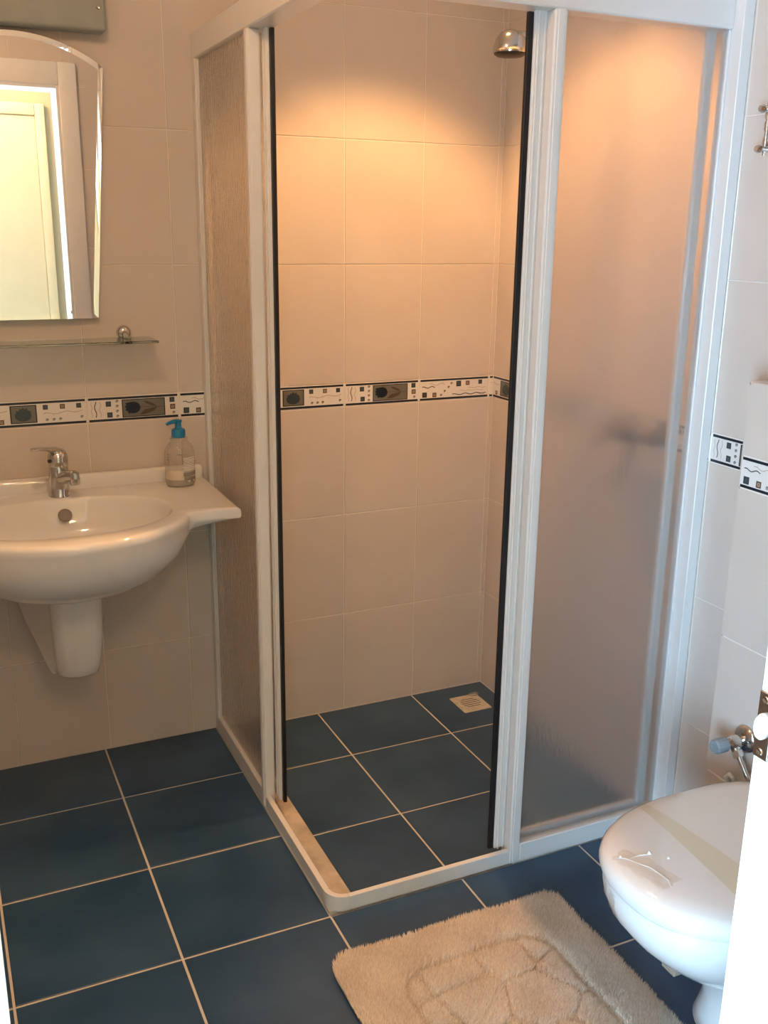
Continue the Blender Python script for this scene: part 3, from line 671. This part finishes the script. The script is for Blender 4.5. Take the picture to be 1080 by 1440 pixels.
bm = bmesh.new(); tube(bm, [(-.035, 0, -.005), (-.035, -.012, -.018)], .0095, 14); tube(bm, [(-.035, -.011, -.016), (-.035, -.020, -.026)], [.0125, .0125], 6); obj('outlet_nut', bm, M['chrome'], av)
bm = bmesh.new(); tube(bm, [(-.035, -.018, -.024), (-.035, -.045, -.055), (-.030, -.065, -.075), (-.014, -.09, -.085), (-.001, -.10, -.088)], .0062, 12); obj('hose', bm, M['chrome'], av)
hk = tag(obj('hose_clip', tube(bmesh.new(), [(XB-.004, -1.258, .31), (XB-.010, -1.256, .325), (XB-.010, -1.265, .337), (XB-.010, -1.277, .334), (XB-.008, -1.281, .32), (XB-.004, -1.282, .31)], .0045, 10), M['white_plastic']), 'small white plastic clip sticking up behind the toilet lid', 'clip')

# ------------------------------------------------------------------ bracket on the right wall
wk = thing('wall_bracket', 'jointed chrome bracket high on the right wall, cut by the photo edge', 'bracket', (XR, -1.075, 1.68))
bm = bmesh.new(); tube(bm, [(-.033, 0, -.052), (-.033, 0, .050)], .0042, 12)
for z in (-.026, .004, .026): tube(bm, [(-.033, 0, z-.008), (-.033, 0, z+.008)], .0062, 12)
obj('rod', bm, M['chrome'], wk)
for z in (-.040, .036):
    bm = bmesh.new(); tube(bm, [(-.050, .0, z), (-.033, -.001, z), (-.001, -.002, z)], [.0055, .0050, .0050], 12); lathe(bm, [(0, 0), (.0075, 0), (.0085, .004), (.006, .010), (0, .011)], (-.046, 0, z), (-1, 0, 0), 16); obj('stub', bm, M['chrome'], wk)
bm = bmesh.new(); box(bm, -.006, -.001, -.045, .006, -.055, .055, .002); obj('wall_plate', bm, M['chrome'], wk)
bm = bmesh.new(); tube(bm, [(-.033, -.006, -.030), (-.040, -.05, -.028), (-.045, -.10, -.026)], .0042, 10); tube(bm, [(-.033, -.006, .015), (-.040, -.05, .014), (-.045, -.10, .012)], .0042, 10); obj('folding_arm', bm, M['chrome'], wk)

# ------------------------------------------------------------------ bath mat
RX0, RX1, RY0, RY1 = -.062, .492, -1.93, -1.088
bmx = thing('bath_mat', 'beige shaggy bath mat with rounded corners on the blue floor before the shower', 'rug', ((RX0+RX1)/2, (RY0+RY1)/2, 0))
hx, hy = (RX1-RX0)/2, (RY1-RY0)/2
obj('backing', prism(bmesh.new(), rrect(-hx, hx, -hy, hy, .045, 8), .0008, .006), M['rug_back'], bmx, smooth=0)
def pile():
    rng = np.random.default_rng(3); N = 115000
    P = np.column_stack([rng.uniform(-hx+.002, hx-.002, N), rng.uniform(-hy+.002, hy-.002, N)])
    q = np.abs(P)-np.array([hx-.045, hy-.045]); d = np.hypot(np.maximum(q[:, 0], 0), np.maximum(q[:, 1], 0))
    P = P[d < .043]; edge = np.minimum(hx-np.abs(P[:, 0]), hy-np.abs(P[:, 1]))
    # carved pattern: rounded field cut into pebble-like cells
    gx, gy = np.meshgrid(np.arange(-.30, .31, .118), np.arange(-.45, .46, .125)); S = np.column_stack([gx.ravel(), gy.ravel()])+rng.uniform(-.034, .034, (gx.size, 2))
    D_ = np.sort(np.hypot(P[:, None, 0]-S[None, :, 0], P[:, None, 1]-S[None, :, 1]), axis=1); cell = D_[:, 1]-D_[:, 0]
    fq = np.abs(P)-np.array([hx-.105-.07, hy-.105-.07]); fd = np.hypot(np.maximum(fq[:, 0], 0), np.maximum(fq[:, 1], 0))+np.minimum(np.maximum(fq[:, 0], fq[:, 1]), 0)-.07
    groove = np.clip(np.abs(fd)/.013, 0, 1); groove = np.where(fd < 0, np.minimum(groove, np.clip(cell/.018, 0, 1)), groove)
    h = .021*(.15+.85*groove)*(.9+.2*rng.random(len(P)))*np.clip(.55+edge/.02, 0, 1); h = np.where(fd < 0, h*.94, h)
    n = len(P); ang = rng.uniform(0, 2*np.pi, n)
    flow = .9*np.sin(P[:, 0]*23+1)+.8*np.cos(P[:, 1]*19); lean = np.column_stack([np.cos(flow)*.3+np.cos(ang)*.6, np.sin(flow)*.3+np.sin(ang)*.6])*h[:, None]*.55
    out = np.sign(P)*np.clip(1-edge/.02, 0, 1)[:, None]*.005; lean = lean+out
    wd = .0028; b1 = np.column_stack([np.cos(ang), np.sin(ang)])*wd; b2 = np.column_stack([np.cos(ang+2.1), np.sin(ang+2.1)])*wd; b3 = -(b1+b2)
    z0 = np.full(n, .0055); V = np.empty((n, 4, 3))
    for i, b in enumerate((b1, b2, b3)): V[:, i, :2] = P+b+lean*.25; V[:, i, 2] = z0
    V[:, 3, :2] = P+lean; V[:, 3, 2] = z0+h
    base = (np.arange(n)*4)[:, None]; F = (base[:, None, :]+np.array([[0, 1, 3], [1, 2, 3], [2, 0, 3]])[None]).reshape(-1, 3)
    me = bpy.data.meshes.new('pile'); me.vertices.add(n*4); me.vertices.foreach_set('co', V.reshape(-1))
    me.loops.add(F.size); me.loops.foreach_set('vertex_index', F.reshape(-1).astype(np.int32))
    me.polygons.add(len(F)); me.polygons.foreach_set('loop_start', np.arange(0, F.size, 3, dtype=np.int32))
    me.update(calc_edges=True); at = me.attributes.new('tone', 'FLOAT', 'POINT')
    tone = np.clip(.2+.7*rng.random(n)+.15*np.sin(P[:, 0]*40)*np.sin(P[:, 1]*33)-.55*(1-groove), 0, 1); at.data.foreach_set('value', np.repeat(tone, 4).astype(np.float32))  # last term paints groove shade into the pile colour
    me.materials.append(M['rug']); return me
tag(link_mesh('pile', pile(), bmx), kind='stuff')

# ------------------------------------------------------------------ ceiling fittings (out of frame, they make the light)
dl = thing('recessed_downlight', 'small round recessed ceiling spotlight above the shower', 'lamp', (SHOWER_L[0], SHOWER_L[1], CEIL))
bm = bmesh.new(); lathe(bm, [(.030, -.001), (.044, -.001), (.044, -.004), (.036, -.008), (.030, -.004)], (0, 0, 0), n=32); obj('ring', bm, M['white_frame'], dl)
bm = bmesh.new(); lathe(bm, [(0, -.001), (.030, -.001), (.030, -.003), (0, -.003)], (0, 0, 0), n=32); obj('lens', bm, M['bulb'], dl)
for L, lab in ((ROOM_L, 'bare bulb holder on the bathroom ceiling'), (HALL_L, 'bare bulb holder on the hall ceiling')):
    t = thing('ceiling_lamp', lab, 'lamp', (L[0], L[1], CEIL))
    bm = bmesh.new(); lathe(bm, [(0, -.001), (.045, -.001), (.043, -.012), (.020, -.022), (0, -.022)], (0, 0, 0), n=28); obj('base', bm, M['white_plastic'], t)
    bm = bmesh.new(); lathe(bm, [(0, -.022), (.014, -.022), (.018, -.040), (.024, -.055), (.022, -.070), (.012, -.079), (0, -.081)], (0, 0, 0), n=24); obj('bulb', bm, M['bulb'], t)
